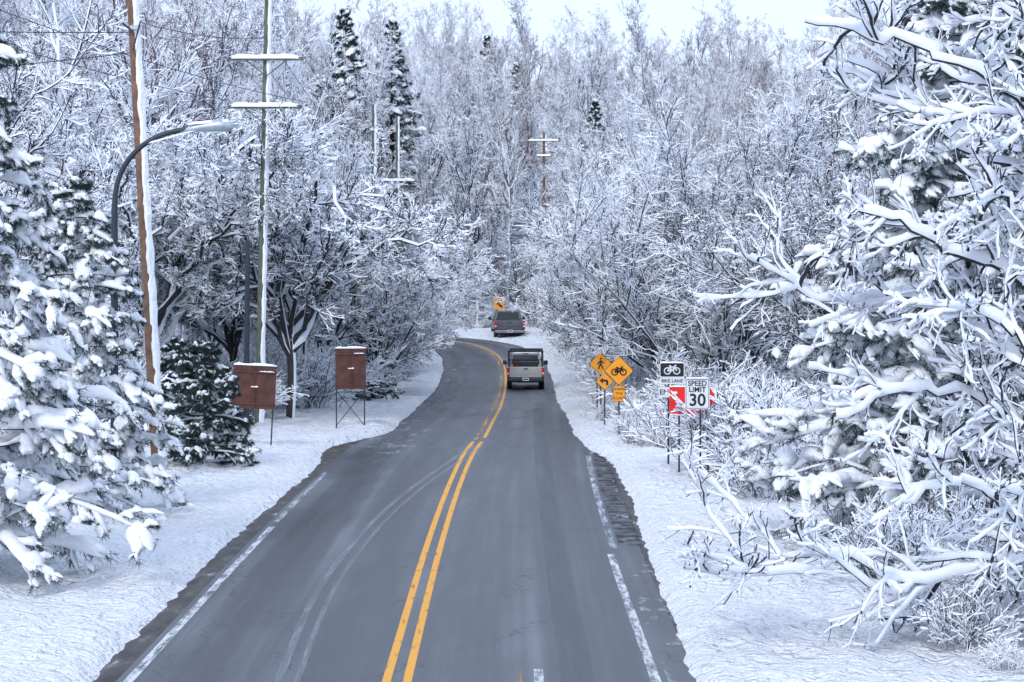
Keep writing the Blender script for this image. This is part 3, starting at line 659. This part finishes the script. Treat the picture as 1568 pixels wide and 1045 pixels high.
# ------------------------------------------------------------------ pickup trucks
def pickup(name,loc,yaw,paint,rack,sc=1.0):
    E=bpy.data.objects.new(name,None); C.objects.link(E); E.location=loc; E.rotation_euler=(rad(0),0,yaw); E.scale=(sc,)*3
    W=.96
    b=MB()
    for s in (-1,1):
        b.box((s*(W-.06),1.15,.90),(.12,2.1,.52),paint)
    b.box((0,1.15,.66),(1.7,2.1,.06),DARK); b.obj("cargo_bed",parent=E,bevel=.03)
    b=MB(); b.box((0,.06,.90),(1.66,.09,.54),paint); b.obj("tailgate",parent=E,bevel=.025)
    b=MB(); b.box((0,.012,.93),(1.30,.02,.26),paint); b.box((0,-.002,1.07),(.22,.02,.06),DARK); b.obj("tailgate_panel",parent=E,bevel=.01)
    b=MB(); b.box((0,-.06,.52),(1.86,.2,.17),CHR if not rack else DARK); b.obj("rear_bumper",parent=E,bevel=.03)
    b=MB(); b.box((0,-.165,.55),(.32,.012,.15),WHT); b.box((0,-.172,.55),(.26,.006,.07),GLASS); b.obj("licence_plate",parent=E)
    b=MB()
    for s in (-1,1): b.box((s*.885,.05,.93),(.13,.13,.40),TAIL); b.box((s*.885,-.018,.84),(.10,.01,.08),WHT)
    b.obj("tail_lights",parent=E,bevel=.015)
    b=MB(); b.box((0,3.1,.88),(2*W,1.9,.56),paint); b.box((0,4.75,.86),(2*W-.06,1.4,.50),paint,top=(.93,.97)); b.obj("cab_body",parent=E,bevel=.05)
    b=MB(); b.box((0,2.7,.48),(1.5,5.0,.22),DARK); b.box((0,.7,.45),(.9,.6,.2),DARK); b.box((0,5.48,.58),(1.86,.15,.22),CHR); b.obj("chassis",parent=E)
    z0,z1=1.15,1.80; bb=[(-.9,2.2),(.9,2.2),(.9,4.15),(-.9,4.15)]; tt=[(-.72,2.38),(.72,2.38),(.72,3.55),(-.72,3.55)]
    v=[Vector((x,y,z0)) for x,y in bb]+[Vector((x,y,z1)) for x,y in tt]
    b=MB(); b.add(v,[(4,5,6,7),(0,1,5,4),(1,2,6,5),(2,3,7,6),(3,0,4,7),(3,2,1,0)],paint); b.obj("cab_roof",parent=E,bevel=.06)
    b=MB()
    for q in ((0,1,5,4),(1,2,6,5),(2,3,7,6),(3,0,4,7)):
        a,c,d,e=[v[i] for i in q]; n=(c-a).cross(e-a).normalized()*.006
        def P(u,w): return a.lerp(c,u).lerp(e.lerp(d,u),w)+n
        for (u0,u1) in ([(.08,.92)] if q[0] in (0,2) else [(.08,.46),(.52,.92)]):
            b.add([P(u0,.10),P(u1,.10),P(u1,.82),P(u0,.82)],[(0,1,2,3)],GLASS)
    b.obj("windows",parent=E)
    b=MB()
    for s in (-1,1):
        for y in (1.05,4.55):
            b.tube([(s*.70,y,.37),(s*.72,y,.37),(s*.92,y,.37),(s*.95,y,.37)],[.33,.37,.37,.33],TYRE,24); b.tube([(s*.93,y,.37),(s*.965,y,.37)],[.2,.18],GALV,16)
    b.obj("wheels",parent=E)
    b=MB()
    for s in (-1,1): b.box((s*1.08,3.75,1.25),(.2,.1,.22),DARK); b.box((s*.97,3.78,1.2),(.14,.05,.05),DARK)
    b.obj("mirrors",parent=E,bevel=.02)
    b=MB(); b.lump((-.6,2.8,1.80),(.6,2.8,1.80),.25,.02,SNOW); b.obj("roof_snow",parent=E)
    b=MB(); b.box((0,2.36,1.775),(.3,.03,.03),TAIL); b.obj("brake_light",parent=E)
    if rack:
        b=MB(); Z=1.96
        for s in (-1,1):
            for y in (.2,2.05): b.box((s*.86,y,(1.15+Z)/2),(.09,.08,Z-1.15),DARK)
            b.box((s*.86,1.9,Z),(.09,3.6,.09),DARK); b.box((s*.86,1.1,1.45),(.04,1.9,.05),DARK)
        for y in (.2,2.05,3.6): b.box((0,y,Z+.0),(1.63,.07,.085),DARK)
        b.box((0,2.12,1.45),(1.70,.04,.05),DARK)
        b.box((.2,1.2,1.27),(.9,1.2,.26),DARK); b.box((-.45,1.0,1.25),(.4,.7,.32),RUST); b.obj("ladder_rack",parent=E)
    else:
        b=MB(); b.box((.1,1.2,1.12),(1.2,1.4,.10),DARK); b.obj("bed_load",parent=E,bevel=.08)
    return E
pickup("pickup_truck",(.72,127,float(zr(128.5))+.01),rad(0),SILV,True,1.03)
pickup("pickup_truck",(-.15,168.3,float(zr(169.5))+.02),rad(3),GREY,False,1.12)

# ------------------------------------------------------------------ light, sky, camera
w=bpy.data.worlds.new("World"); scene.world=w; w.use_nodes=True; nt=w.node_tree
bg=nt.nodes["Background"]; sky=nt.nodes.new("ShaderNodeTexSky"); sky.sky_type='NISHITA'; sky.sun_disc=False
sky.sun_elevation=rad(38); sky.sun_rotation=rad(200); sky.dust_density=3.0; sky.air_density=1.0
mx=nt.nodes.new("ShaderNodeMix"); mx.data_type='RGBA'; mx.inputs[0].default_value=0.82
nt.links.new(sky.outputs[0],mx.inputs[6]); mx.inputs[7].default_value=(6.9,8.1,10.8,1)
nt.links.new(mx.outputs[2],bg.inputs["Color"]); bg.inputs["Strength"].default_value=0.145
sl=bpy.data.lights.new("sun",'SUN'); sl.energy=1.5; sl.angle=rad(12); sl.color=(1,.96,.92)
so=bpy.data.objects.new("sun",sl); C.objects.link(so)
az=rad(200); el=rad(38); dirv=Vector((math.sin(az)*math.cos(el),math.cos(az)*math.cos(el),math.sin(el)))
so.rotation_euler=dirv.to_track_quat('Z','Y').to_euler(); so.location=(0,0,50)
cam=bpy.data.cameras.new("camera"); co=bpy.data.objects.new("camera",cam); C.objects.link(co)
cam.sensor_width=36; cam.lens=85; cam.shift_y=-110.5/1568; cam.clip_end=2000; cam.clip_start=0.5
co.location=(0,0,5.55); co.rotation_euler=(rad(90),0,0); scene.camera=co
scene.view_settings.view_transform='Standard'; scene.view_settings.look='None'; scene.view_settings.exposure=0
